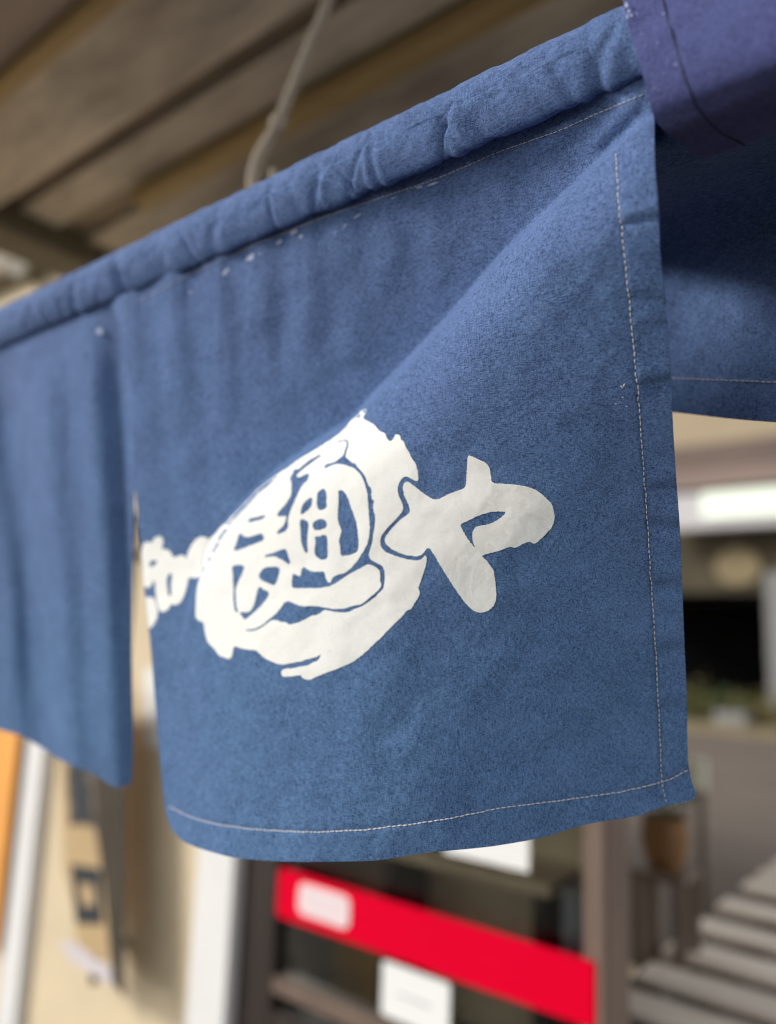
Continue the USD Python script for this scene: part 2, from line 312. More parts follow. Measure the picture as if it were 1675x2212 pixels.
obj('pillar', box(fx(1653, 1300), fx(1653, 1300) + 0.5, YO - 0.05, YO + 0.3, 0, fz(1660, 1236), 0.02), M['far_grey'], far)
obj('pillar', box(xl + 0.2, xl + 0.6, YO - 0.05, YO + 0.3, 0, zp, 0.02), M['far_grey'], far)
tx, tz = fx(1592, 1224, YO + 0.35), fz(1592, 1224, YO + 0.35)
tsn = thing('oval_hanging_sign', 'blurred tan oval sign on the dark panel below the lit strip lamp', 'sign')
ov = trimesh.creation.extrude_polygon(sg.Point(0, 0).buffer(0.42, 24), 0.06); ov.apply_scale([1.15, 1.0, 1]); ov.apply_transform(trimesh.transformations.rotation_matrix(math.pi / 2, [1, 0, 0])); ov.apply_translation([tx, YO + 0.39, tz])
obj('board', ov, M['far_tan'], tsn, smooth=40)
obj('hanger', box(tx - 0.03, tx + 0.03, YO + 0.34, YO + 0.38, tz + 0.4, zl0 - 0.75), M['far_brown'], tsn)
lamp = thing('strip_lamp', 'long lit white strip lamp under the brown fascia across the lane', 'lamp')
YL = YO - 0.35
lx0 = fx(1405, 1100, YL); lz0, lz1 = fz(1500, 1144, YL), fz(1500, 1066, YL)
tz0, tz1 = fz(1560, 1116, YL - 0.1), fz(1560, 1060, YL - 0.1); txx = fx(1516, 1090, YL - 0.1)
obj('casing', box(lx0, xr - 1, YL, YL + 0.2, lz0, lz1, 0.04), M['casing'], lamp)
rt = trimesh.creation.cylinder(radius=(tz1 - tz0) / 2, height=xr - 1.5 - txx, sections=24)
rt.apply_transform(trimesh.transformations.rotation_matrix(math.pi / 2, [0, 1, 0])); rt.apply_translation([(xr - 1.5 + txx) / 2, YL - 0.14 + 0.0, (tz0 + tz1) / 2])
rt.vertices[:, 1] = YL - 0.06 + (rt.vertices[:, 1] - (YL - 0.14)) * 0.2
obj('tube', rt, M['lamp'], lamp, smooth=40)

def leaf_mesh(n, centre, spread, size, seed):
    r = np.random.default_rng(seed); V, Fc = [], []
    for i in range(n):
        c = np.array(centre) + r.normal(0, 1, 3) * spread
        a = r.normal(0, 1, 3); a /= np.linalg.norm(a); b = np.cross(a, r.normal(0, 1, 3)); b /= np.linalg.norm(b)
        s = size * r.uniform(0.6, 1.3); k = len(V)
        V += [c - a * s, c + b * s * 0.4, c + a * s, c - b * s * 0.4]; Fc += [[k, k + 1, k + 2], [k, k + 2, k + 3]]
    return trimesh.Trimesh(np.array(V), np.array(Fc), process=False)
# planter of yellowish weeds in front of the dark opening
for i, (px, lab, big, mt) in enumerate([(1490, 'yellow green shrub at the foot of the dark opening, nearest the curtain edge', 0.30, 'leaf'), (1540, 'low dark green plant in front of the dark opening across the lane', 0.22, 'leaf_dark'), (1635, 'low olive plant beside the grey pillar across the lane', 0.2, 'leaf')]):
    pl = thing('low_shrub', lab, 'plant', 'plants across the lane')
    c = at_y(px, 1520, YO - 0.8); c[2] = 0.35
    obj('foliage', leaf_mesh(420, c, np.array([0.38, 0.2, big * 0.7]), 0.09, 30 + i), M[mt], pl)
    obj('stem', tube([[c[0], c[1], 0], [c[0] + 0.02, c[1], 0.15], [c[0], c[1], 0.4]], [0.03, 0.025, 0.012], 8), M['soil'], pl)
c = at_y(1580, 1508, YO - 1.3)
solo('stone_block', box(c[0] - 0.32, c[0] + 0.32, YO - 1.5, YO - 1.1, 0, 0.34, 0.05), M['far_grey'], 'pale grey stone block on the ground before the dark opening', 'stone block', smooth=30)
solo('kerb_strip', box(xl, xr, YO - 2.6, YO - 0.05, 0.004, 0.11), M['soil'], None, None, kind='structure')

# ------------------------------------------------------------------ orange cloth, left of the wall trim
oc = thing('orange_banner', 'plain orange cloth hanging left of the white wall trim', 'banner')
xx = np.linspace(xp1a - 1.5, xp1a - 0.012, 60); zz = np.linspace(0.3, 2.15, 30)
XX, ZZ = np.meshgrid(xx, zz); YY = YW - 0.05 + 0.012 * np.sin(XX * 19) + 0.006 * np.sin(XX * 41 + ZZ)
def sheet(P, th, off=None):
    """closed sheet from an (n, m, 3) grid of front points; th thick away from the camera"""
    n, m = P.shape[:2]
    du, dv = np.gradient(P, axis=1), np.gradient(P, axis=0)
    N = np.cross(du, dv); N /= np.linalg.norm(N, axis=2, keepdims=True) + 1e-12
    s = np.sign(((EYE - P) * N).sum(-1).mean()); N = N * s
    V = np.vstack([P.reshape(-1, 3), (P - N * th).reshape(-1, 3)]); k = n * m
    i, j = np.meshgrid(np.arange(n - 1), np.arange(m - 1), indexing='ij'); a = (i * m + j).ravel(); q = np.stack([a, a + 1, a + m + 1, a + m], 1)
    if s < 0: q = q[:, ::-1]
    F = [q[:, [0, 1, 2]], q[:, [0, 2, 3]], q[:, [0, 2, 1]] + k, q[:, [0, 3, 2]] + k]
    rim = np.concatenate([np.arange(m), np.arange(1, n) * m + m - 1, (n - 1) * m + np.arange(m - 2, -1, -1), np.arange(n - 2, 0, -1) * m])
    r2 = np.roll(rim, -1); w = np.vstack([np.stack([rim, rim + k, r2 + k], 1), np.stack([rim, r2 + k, r2], 1)])
    if s < 0: w = w[:, ::-1]
    return trimesh.Trimesh(V, np.vstack(F + [w]), process=False)
obj('cloth', sheet(np.stack([XX, YY, ZZ], -1), 0.002), M['orange'], oc, smooth=60)
obj('rod', tube([[xp1a - 1.55, YW - 0.05, 2.16], [xp1a - 0.8, YW - 0.05, 2.16], [xp1a - 0.008, YW - 0.05, 2.16]], 0.012), M['darkwood'], oc, smooth=40)

# ------------------------------------------------------------------ tan banner with black characters on the wall
def trace(pts, Y): return at_y(np.array(pts)[:, 0], np.array(pts)[:, 1], Y)
YB = 1.50
bn = thing('tan_banner', 'narrow tan cloth banner with black characters hanging on the beige wall', 'banner')
def flat(pts, Y, th, mat, name, parent, label=None):
    p = trace(pts, Y); pg = sg.Polygon(p[:, [0, 2]]).buffer(0)
    mm = trimesh.creation.extrude_polygon(pg, th, engine='earcut')
    v = mm.vertices.copy(); mm.vertices = np.stack([v[:, 0], Y + v[:, 2], v[:, 1]], 1); mm.invert()
    return obj(name, mm, mat, parent, label=label)
flat([(128, 1480), (250, 1480), (246, 2120), (240, 2080), (196, 2062), (166, 2040), (158, 1960), (138, 1880), (131, 1760)], YB, 0.004, M['tan'], 'cloth', bn)
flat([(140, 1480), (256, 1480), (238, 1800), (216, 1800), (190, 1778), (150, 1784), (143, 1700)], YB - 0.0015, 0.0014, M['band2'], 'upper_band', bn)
flat([(198, 1480), (272, 1480), (266, 2150), (244, 2125), (236, 2050), (222, 1900), (206, 1790)], YB - 0.006, 0.003, M['tan_dark'], 'side_band', bn)  # shade down the right side, painted as a dark brown strip
flat([(126, 2030), (166, 2040), (198, 2066), (238, 2092), (240, 2132), (196, 2100), (150, 2072)], YB - 0.004, 0.003, M['lilac'], 'hem', bn)
flat([(150, 1655), (190, 1655), (190, 1668), (178, 1672), (196, 1700), (192, 1740), (202, 1772), (186, 1784), (172, 1770), (156, 1782), (150, 1768), (162, 1742), (150, 1716), (154, 1690), (146, 1672)], YB - 0.003, 0.0025, M['ink'], 'character', bn)
kc = sg.Polygon([(152, 1866), (216, 1876), (220, 1996), (164, 1994)]); kh = sg.Polygon([(167, 1906), (200, 1910), (204, 1956), (176, 1956)])
def flat_poly(pg, Y, th, mat, name, parent):
    def T(c): q = trace(np.array(c), Y); return q[:, [0, 2]]
    pp = sg.Polygon(T(pg.exterior.coords), [T(h.coords) for h in pg.interiors]).buffer(0)
    mm = trimesh.creation.extrude_polygon(pp, th, engine='earcut'); v = mm.vertices.copy(); mm.vertices = np.stack([v[:, 0], Y + v[:, 2], v[:, 1]], 1); mm.invert()
    return obj(name, mm, mat, parent)
flat_poly(kc.difference(kh), YB - 0.003, 0.0025, M['ink'], 'character', bn)
pt, pb_ = at_y(262, 1480, YB + 0.02), at_y(252, 2150, YB + 0.02)
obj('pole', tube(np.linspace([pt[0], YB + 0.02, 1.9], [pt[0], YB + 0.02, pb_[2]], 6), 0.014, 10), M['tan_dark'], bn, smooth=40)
for z in (1.75, pb_[2] + 0.1):
    obj('bracket', box(pt[0] - 0.012, pt[0] + 0.012, YB + 0.02, YW - 0.002, z - 0.012, z + 0.012), M['darkwood'], bn)
# white notice on the wall seen between the two curtain panels
q = trace([(312, 1440), (400, 1462), (400, 1640), (312, 1608)], YW - 0.012)
wn = solo('wall_notice', quad_slab(q, [0, -1, 0], 0.008), M['paper'], 'white notice on the beige wall seen in the gap between two curtain panels', 'notice')

# ------------------------------------------------------------------ red strip sign and paper notices on the door
YR = YW - 0.02
rs = thing('red_strip_sign', 'long bright red strip sign across the glass door', 'sign')
P = at_y(np.array([600, 1283]), np.array([1922, 2158]), YR)
z1, z0 = wz(640, 1885, YR), wz(640, 1984, YR)
def rrect(x0, x1, z0, z1, r, Y, th):
    pg = sg.box(x0 + r, z0 + r, x1 - r, z1 - r).buffer(r, 6)
    mm = trimesh.creation.extrude_polygon(pg, th, engine='earcut'); v = mm.vertices.copy(); mm.vertices = np.stack([v[:, 0], Y + v[:, 2], v[:, 1]], 1); mm.invert(); return mm
rx0, rx1 = P[0][0], P[1][0]
zt = [wz(600, 1870, YR), wz(1283, 2087, YR)]; zb = [wz(600, 1974, YR), wz(1270, 2225, YR)]
ZT, ZB = float(np.mean(zt)), float(np.mean(zb))
obj('strip', rrect(rx0, rx1, ZB, ZT, 0.012, YR, 0.012), M['red'], rs)
w0, w1 = wx(646, 1936, YR), wx(755, 1973, YR)
obj('label', rrect(w0, w1, wz(700, 1990, YR), wz(700, 1920, YR), 0.02, YR - 0.003, 0.003), M['pinkpaper'], rs)
zc = (wz(700, 1990, YR) + wz(700, 1920, YR)) / 2
for k in range(2):
    obj('label_print', rrect(w0 + 0.03, w1 - 0.03 - 0.02 * k, zc + 0.012 - 0.03 * k, zc + 0.019 - 0.03 * k, 0.003, YR - 0.0045, 0.0015), M['lilac'], rs)
n1 = thing('door_notice', 'white paper notice stuck on the door just under the red strip', 'notice')
a0, a1 = wx(822, 2120, YR), wx(968, 2180, YR)
obj('sheet', rrect(a0, a1, wz(895, 2222, YR), wz(895, 2100, YR), 0.008, YR + 0.004, 0.003), M['paper'], n1)
obj('print', rrect(a0 + 0.05, a1 - 0.05, wz(895, 2165, YR), wz(895, 2160, YR), 0.002, YR + 0.0025, 0.0015), M['greyink'], n1)
b0, b1 = wx(950, 1850), wx(1134, 1880)
solo('upper_door_notice', rrect(b0, b1, wz(1050, 1868), wz(1050, 1868) + 0.2, 0.004, YW + 0.016, 0.003), M['paper'], 'white paper hanging behind the lower edge of the lettered curtain panel, above the red strip', 'notice')

# things in the display space behind the glass
sh = thing('display_shelf', 'brown display shelf behind the glass door', 'shelf')
obj('shelf_board', box(-2.3, -0.9, YW + 0.2, YW + 0.395, 0.90, 0.93), M['inner'], sh)
obj('shelf_board', box(-2.3, -0.9, YW + 0.2, YW + 0.395, 0.42, 0.45), M['brownpost'], sh)
for x in (-2.28, -1.42, -0.95): obj('upright', box(x, x + 0.03, YW + 0.21, YW + 0.39, 0, 0.899), M['darkwood'], sh)
def inner(px0, px1, py, Y): return wx(px0, py, Y), wx(px1, py, Y)
a0, a1 = inner(716, 818, 2092, YW + 0.22); zc = wz(766, 2092, YW + 0.22)
solo('amber_box', box(a0, a1, YW + 0.215, YW + 0.36, 0.451, max(zc + 0.08, 0.56), 0.01), M['amber'], 'amber brown wooden box behind the glass under the red strip', 'box')
a0, a1 = inner(745, 850, 1895, YW + 0.23)
solo('grey_panel_box', box(a0, a1, YW + 0.22, YW + 0.38, 0.931, 1.25, 0.01), M['inner_grey'], 'grey beige box on the shelf behind the glass above the red strip', 'box')
a0, a1 = inner(1215, 1275, 2030, YW + 0.16)
tin = trimesh.creation.cylinder(radius=(a1 - a0) / 2, height=0.2, sections=24); tin.apply_translation([(a0 + a1) / 2, YW + 0.16, wz(1245, 2035, YW + 0.16)])
tn = thing('blue_grey_tin', 'blue grey round tin behind the glass beside the brown post', 'tin')
obj('body', tin, M['bluegrey'], tn, smooth=40)
tl = trimesh.creation.cylinder(radius=(a1 - a0) / 2 + 0.004, height=0.02, sections=24); tl.apply_translation([(a0 + a1) / 2, YW + 0.16, wz(1245, 2035, YW + 0.16) + 0.111]); obj('lid', tl, M['far_grey'], tn, smooth=40)
st = wz(1245, 2035, YW + 0.16) - 0.1
obj('ledge', box(-1.0, (a0 + a1) / 2 + 0.05, YW + 0.10, YW + 0.399, st - 0.02, st - 0.001), M['inner'], shop)

# ------------------------------------------------------------------ potted plant beside the post
YP = 2.25
pp = thing('plant_stand', 'small brown wooden stand right of the brown door post', 'plant stand')
px, pz = wx(1436, 1860, YP), wz(1436, 1875, YP)
obj('top', box(px - 0.075, px + 0.075, YP - 0.075, YP + 0.075, pz - 0.02, pz, 0.004), M['brownpost'], pp)
for sx_ in (-1, 1):
    for sy_ in (-1, 1):
        obj('leg', box(px + sx_ * 0.055 - 0.014, px + sx_ * 0.055 + 0.014, YP + sy_ * 0.055 - 0.014, YP + sy_ * 0.055 + 0.014, 0, pz - 0.0205), M['slatframe'], pp)
prof = np.array([[0, 0], [0.04, 0], [0.05, 0.02], [0.066, 0.08], [0.06, 0.125], [0.066, 0.135], [0.058, 0.138], [0.05, 0.12], [0, 0.118]])
pot = trimesh.creation.revolve(prof, sections=28); pot.apply_translation([px, YP, pz + 0.001])
pl = thing('potted_plant', 'brown glazed pot with a pale flowering plant on the stand by the post', 'potted plant')
obj('pot', pot, M['pot'], pl, smooth=40)
obj('foliage', leaf_mesh(160, [px, YP, pz + 0.22], np.array([0.03, 0.03, 0.04]), 0.025, 51), M['leaf_dark'], pl)
bl = [trimesh.creation.icosphere(1, 0.022) for _ in range(9)]
for b in bl: b.apply_translation(np.array([px, YP, pz + 0.25]) + rng.normal(0, 1, 3) * [0.022, 0.022, 0.025])
for b in bl: obj('bloom', b, M['white_bloom'], pl, smooth=True)
q0, q1 = wx(1488, 1670, 3.2), wx(1524, 1670, 3.2); zq = wz(1505, 1706, 3.2)
wb = thing('white_signboard', 'small pale signboard on a post behind the curtain\'s right corner', 'sign')
obj('board', box(q0, q1, 3.19, 3.22, zq, wz(1505, 1638, 3.2), 0.004), M['white_bloom'], wb)
obj('post', box((q0 + q1) / 2 - 0.012, (q0 + q1) / 2 + 0.012, 3.225, 3.25, 0, zq + 0.05), M['slatframe'], wb)

# ------------------------------------------------------------------ slatted table at lower right
ZTB = 0.70
tb = thing('slatted_table', 'weathered table top of pale wooden slats beyond the curtain, right of the door', 'table')
cs = [float(at_z(1675, y, ZTB)[1]) for y in (1917, 1972, 2031, 2097, 2170)]
step = np.diff(cs); cs = [cs[0] - step[0] * 0 + 0.38, cs[0] + 0.185] + cs + [cs[-1] - 0.205, cs[-1] - 0.41]
xend = float(np.mean([at_z(1400, 2130, ZTB)[0], at_z(1465, 2000, ZTB)[0], at_z(1530, 1960, ZTB)[0]]))
for k, yc in enumerate(cs):
    obj('slat', box(xend + rng.uniform(-0.012, 0.012), 1.3, yc - 0.059, yc + 0.059, ZTB - 0.022, ZTB + rng.uniform(-0.002, 0.002), 0.006), M['slat'], tb, smooth=False)
ya, ybk = min(cs) - 0.06, max(cs) + 0.06
for x in (xend + 0.10, 0.4, 1.2):
    obj('bearer', box(x, x + 0.06, ya, ybk, ZTB - 0.095, ZTB - 0.026), M['slatframe'], tb)
obj('lower_shelf', box(xend + 0.05, 1.28, ya + 0.05, ybk - 0.05, ZTB - 0.32, ZTB - 0.29), M['slatframe'], tb)
for x in (xend + 0.10, 1.2):
    for y in (ya, ybk - 0.06):
        obj('leg', box(x, x + 0.06, y, y + 0.06, 0, ZTB - 0.0955), M['slatframe'], tb)

# ================================================================== THE CURTAIN
Y0 = 0.443
RC, RZ, RR = 0.445, 1.5 + 0.395, 0.0228            # rod line and sleeve radius

def resample(pts, n):
    p = np.asarray(pts, float); s = np.r_[0, np.cumsum(np.linalg.norm(np.diff(p, axis=0), axis=1))]; s /= s[-1]
    f = PchipInterpolator(s, p, axis=0); return f(np.linspace(0, 1, n))
def coons(top, bottom, left, right, n, m):
    T, B, L, R = resample(top, m), resample(bottom, m), resample(left, n), resample(right, n)
    u, v = np.linspace(0, 1, m)[None, :, None], np.linspace(0, 1, n)[:, None, None]
    return (1 - v) * T[None] + v * B[None] + (1 - u) * L[:, None] + u * R[:, None] - ((1 - u) * (1 - v) * T[0] + u * (1 - v) * T[-1] + (1 - u) * v * B[0] + u * v * B[-1])
CREST = resample([(1415, 252), (1337, 314), (1215, 433), (1109, 534), (998, 661), (892, 777), (818, 851), (770, 905), (680, 965), (600, 1025), (530, 1090), (470, 1170), (420, 1290), (390, 1420)], 40)
_ctl = np.array([
    (230, 650, 0), (400, 570, 0), (600, 480, 0), (800, 400, 0), (1000, 320, 0), (1200, 240, 0), (1390, 170, 0),
    (285, 900, .012), (300, 1150, .03), (330, 1480, .045), (365, 1790, .055),
    (1414, 350, .006), (1425, 550, .03), (1452, 905, .085), (1469, 1165, .135), (1480, 1450, .185), (1500, 1715, .225),
    (520, 1860, .035), (760, 1860, .045), (1050, 1830, .10), (1300, 1780, .165),
    (1150, 1150, .075), (1000, 1500, .075), (700, 1500, .035), (500, 1500, .032), (900, 900, .045), (600, 750, .022), (1250, 1450, .125), (1200, 700, .04)], float)
_rbf = RBFInterpolator(_ctl[:, :2] / 500, _ctl[:, 2], kernel='thin_plate_spline', smoothing=0.002)
_A, _e = CREST[0], (CREST[-1] - CREST[0]) / np.linalg.norm(CREST[-1] - CREST[0]); _n = np.array([_e[1], -_e[0]])
_cu = PchipInterpolator((CREST - _A) @ _e, (CREST - _A) @ _n); _LU = float(((CREST[-1] - _A) @ _e))
def crest_coords(p):
    u, v = (p - _A) @ _e, (p - _A) @ _n; uc = np.clip(u, 0, _LU); return v - _cu(uc), uc / _LU
VST = [(1331, 335), (1331.5, 343), (1337, 444), (1347.5, 539), (1360.6, 671), (1374, 814), (1387.5, 990), (1400.5, 1198), (1413.5, 1400), (1423, 1588), (1426.5, 1679), (1438, 1738)]
HST = [(369, 1741), (418, 1765.5), (473, 1780), (545, 1789.5), (609, 1794), (684, 1796), (789, 1791), (895, 1778), (975, 1765), (1080, 1743), (1186, 1730), (1281, 1717), (1340, 1708), (1400, 1694), (1440, 1684), (1484, 1660)]
SST = [(300, 650), (500, 552), (700, 470), (831, 425), (941, 387), (1010, 358), (1080, 328), (1204, 284), (1300, 242), (1396, 203)]
def wr(p, kx, ky, seed, ang=0.0):
    c, s = math.cos(ang), math.sin(ang); q = np.stack([(p[:, 0] * c + p[:, 1] * s) * kx, (-p[:, 0] * s + p[:, 1] * c) * ky, np.zeros(len(p)) + seed * 3.7], 1)
    return meshkit.fbm(q, 3, seed) - 0.5
def crease(p, x0, y0, x1, y1, w, depth):
    """a soft pressed-in line from one point to the other"""
    a, b = np.array([x0, y0], float), np.array([x1, y1], float); ab = b - a; t = ((p - a) @ ab) / (ab @ ab)
    d = (ab[0] * (p[:, 1] - a[1]) - ab[1] * (p[:, 0] - a[0])) / np.linalg.norm(ab)
    k = np.exp(-(np.clip(np.abs(t - 0.5) - 0.42, 0, None) / 0.12) ** 2)
    return depth * k * np.exp(-(d / w) ** 2) - depth * 0.7 * k * np.exp(-((d + 1.6 * w) / (1.4 * w)) ** 2)
def d_main(p):
    p = np.asarray(p, float).reshape(-1, 2)
    d = _rbf(p / 500)
    s, fr = crest_coords(p)
    amp = np.interp(fr, [0, 0.05, 0.18, 0.45, 0.62, 0.8, 1.0], [0.012, 0.028, 0.046, 0.052, 0.042, 0.018, 0.0])
    sp_, sn = np.clip(s, 0, None), np.clip(-s, 0, None)
    front = np.where(s > 0, -0.55 * (1 - np.exp(-sp_ / 62)) * np.exp(-(sp_ / 420) ** 1.5), 0)
    back = np.where(s <= 0, 0.5 * (1 - np.exp(-(sn / 5.0) ** 1.6)) * np.exp(-(sn / 300) ** 1.6), 0)
    d = d + amp * (front + back)
    below = np.clip((p[:, 1] - (660 - 0.40 * p[:, 0])) / 160, 0, 1)
    # hanging folds that fan out from the gathers along the seam, mostly at the far end
    far_ = np.clip((1050 - p[:, 0]) / 700, 0, 1)
    fade = np.exp(-np.clip(p[:, 1] - (640 - 0.40 * p[:, 0]), 0, None) / 330)
    ph = (p[:, 0] - 0.10 * (p[:, 1] - 600))
    d = d + 0.0027 * far_ * fade * np.sin(ph / 15.5 + 2.2 * wr(p, 1 / 300, 1 / 900, 5)) + 0.008 * far_ * fade * wr(p, 1 / 45, 1 / 800, 6)
    d = d + 0.005 * below * wr(p, 1 / 170, 1 / 170, 1) + 0.0013 * below * wr(p, 1 / 55, 1 / 75, 2, 0.5)
    # lower edge curls and ripples a little
    low = np.clip((p[:, 1] - 1450) / 380, 0, 1)
    d = d + 0.006 * low * np.sin(p[:, 0] / 95 + 0.8) + 0.004 * low * wr(p, 1 / 120, 1 / 400, 8)
    vx = p[:, 0] - np.interp(p[:, 1], [q[1] for q in VST], [q[0] for q in VST]); hy = p[:, 1] - np.interp(p[:, 0], [q[0] for q in HST], [q[1] for q in HST])
    sy_ = p[:, 1] - np.interp(p[:, 0], [q[0] for q in SST], [q[1] for q in SST])
    nz = wr(p, 1 / 16, 1 / 16, 51)
    d = d + 0.0016 * nz * (np.exp(-(vx / 26) ** 2) * (p[:, 1] > 300) + np.exp(-(hy / 24) ** 2) + 0.8 * np.exp(-(sy_ / 22) ** 2) * (p[:, 0] > 280))
    d = d + 0.0007 * np.exp(-(vx / 4) ** 2) * (p[:, 1] > 330) + 0.0007 * np.exp(-(hy / 4) ** 2)
    d = d + 0.0006 * below * wr(p, 1 / 30, 1 / 40, 52, 0.7) + 0.0024 * below * wr(p, 1 / 26, 1 / 170, 53, -0.75) * np.clip((p[:, 0] - 900) / 300, 0, 1)
    # pressed creases: in the side hem, under the lettering and beneath the sleeve
    for c in [(1385, 835, 1460, 822, 9, .0030), (1396, 1062, 1470, 1052, 8, .0022), (1398, 1135, 1474, 1142, 9, .0026), (1405, 1262, 1476, 1266, 8, .0022), (1412, 1410, 1480, 1398, 9, .0020), (1418, 1530, 1482, 1524, 8, .0016),
              (1345, 486, 1422, 470, 7, .0022), (1362, 640, 1436, 652, 8, .0018), (1375, 720, 1440, 700, 8, .0012), (1180, 1130, 1110, 1240, 16, .0020), (1225, 1105, 1340, 1010, 20, .0018), (1165, 330, 1240, 300, 10, .0022), (1300, 330, 1390, 235, 9, .0026),
              (760, 560, 700, 760, 20, .0016), (620, 640, 590, 850, 18, .0016), (1000, 1560, 1250, 1480, 26, .0016), (820, 1600, 960, 1450, 22, .0014), (1100, 1650, 1330, 1570, 24, .0014)]:
        d = d + crease(p, *c[:4], c[4] * 1.7, c[5] * 0.8)
    return Y0 + d
def surf(p, dfun, lift=0.0):
    """points on a cloth surface for sheet positions p, raised by lift towards the light side"""
    p = np.asarray(p, float).reshape(-1, 2); P = at_y(p[:, 0], p[:, 1], dfun(p))
    if np.any(lift):
        e = 1.0; dx = at_y(p[:, 0] + e, p[:, 1], dfun(p + [e, 0])) - at_y(p[:, 0] - e, p[:, 1], dfun(p - [e, 0])); dy = at_y(p[:, 0], p[:, 1] + e, dfun(p + [0, e])) - at_y(p[:, 0], p[:, 1] - e, dfun(p - [0, e]))
        N = np.cross(dx, dy); N /= np.linalg.norm(N, axis=1)[:, None]; N *= np.sign(((EYE - P) * N).sum(1))[:, None]; P = P + N * np.broadcast_to(lift, len(P))[:, None]
    return P

SEAM_TOP = [(236, 650), (421, 562), (620, 468), (831, 376), (941, 336), (1152, 262), (1313, 190), (1408, 158)]
LEFT = [(236, 650), (262, 720), (281, 830), (285.6, 858.5), (290, 1031), (300, 1146), (311.5, 1276), (323, 1377), (333, 1495.6), (342, 1604), (358, 1753), (369, 1788)]
BOTTOM = [(369, 1788), (400, 1818), (458, 1840), (520, 1854), (646, 1861), (789, 1859), (922, 1841), (1054, 1828), (1160, 1810), (1265, 1780), (1384, 1759), (1440, 1739), (1485, 1730), (1503, 1720)]
RIGHT = [(1408, 158), (1412, 258), (1414, 350), (1421, 438), (1426.5, 553), (1436, 660), (1446, 775), (1452, 905), (1459, 1022), (1469, 1165), (1477, 1380), (1482, 1490), (1485, 1640), (1490, 1672), (1503, 1720)]

nor = thing('noren_curtain', 'indigo shop curtain with white brush lettering hanging from a rod under the eaves', 'curtain')
G = coons(SEAM_TOP, BOTTOM, LEFT, RIGHT, 330, 330)
Pm = surf(G.reshape(-1, 2), d_main).reshape(330, 330, 3)
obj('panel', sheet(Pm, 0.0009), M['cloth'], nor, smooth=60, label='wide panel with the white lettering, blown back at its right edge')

# ---- side hem and bottom hem, folded double and lying just proud of the panel
hemv = coons([(1331, 336), (1412.5, 276)], [(1432, 1682), (1482, 1664)], VST[1:-1] + [(1432, 1682)], [(1412.5, 276), (1413.5, 350), (1420, 438), (1425.5, 553), (1435, 660), (1445, 775), (1451, 905), (1458, 1022), (1468, 1165), (1476, 1380), (1481, 1490), (1483, 1620), (1482, 1664)], 300, 26)
Ph = surf(hemv.reshape(-1, 2), d_main, 0.0007).reshape(300, 26, 3)
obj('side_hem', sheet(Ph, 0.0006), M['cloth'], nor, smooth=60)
hemb = coons(HST, [(371, 1787)] + [(x, y - 0.8) for x, y in BOTTOM[1:-1]] + [(1502, 1719)], [(369, 1741), (371, 1787)], [(1484, 1660), (1494, 1690), (1502, 1719)], 22, 320)
Pb = surf(hemb.reshape(-1, 2), d_main, 0.0010).reshape(22, 320, 3)
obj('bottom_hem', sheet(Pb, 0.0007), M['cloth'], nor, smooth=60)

# ---- stitching: short separate threads
def stitches(path, dfun, lift, length, gap, r, wob=0.6, seed=0):
    rr = np.random.default_rng(seed); p = resample(path, 1500); Pw = surf(p, dfun, lift); s = np.r_[0, np.cumsum(np.linalg.norm(np.diff(Pw, axis=0), axis=1))]
    out, t = [], 0.0
    while t + length < s[-1]:
        L = length * rr.uniform(0.8, 1.15); q = np.stack([np.interp(np.linspace(t, min(t + L, s[-1]), 4), s, Pw[:, k]) for k in range(3)], 1)
        q[[0, -1]] += (q[1:3].mean(0) - EYE) * 0.0006; q += rr.normal(0, wob * 1e-4, 3)
        out.append(tube(q, [r * 0.6, r, r, r * 0.6], 6)); t += L + gap * rr.uniform(0.7, 1.3)
    return trimesh.util.concatenate(out)
obj('side_stitching', stitches(VST, d_main, 0.0011, 0.0032, 0.0013, 0.00038, seed=1), M['thread'], nor, smooth=40, kind='stuff')
obj('hem_stitching', stitches(HST, d_main, 0.0015, 0.0036, 0.0007, 0.00042, seed=2), M['thread'], nor, smooth=40, kind='stuff')
obj('seam_stitching', stitches(SST, d_main, 0.0005, 0.0030, 0.0010, 0.00026, seed=3), M['thread'], nor, smooth=40, kind='stuff')

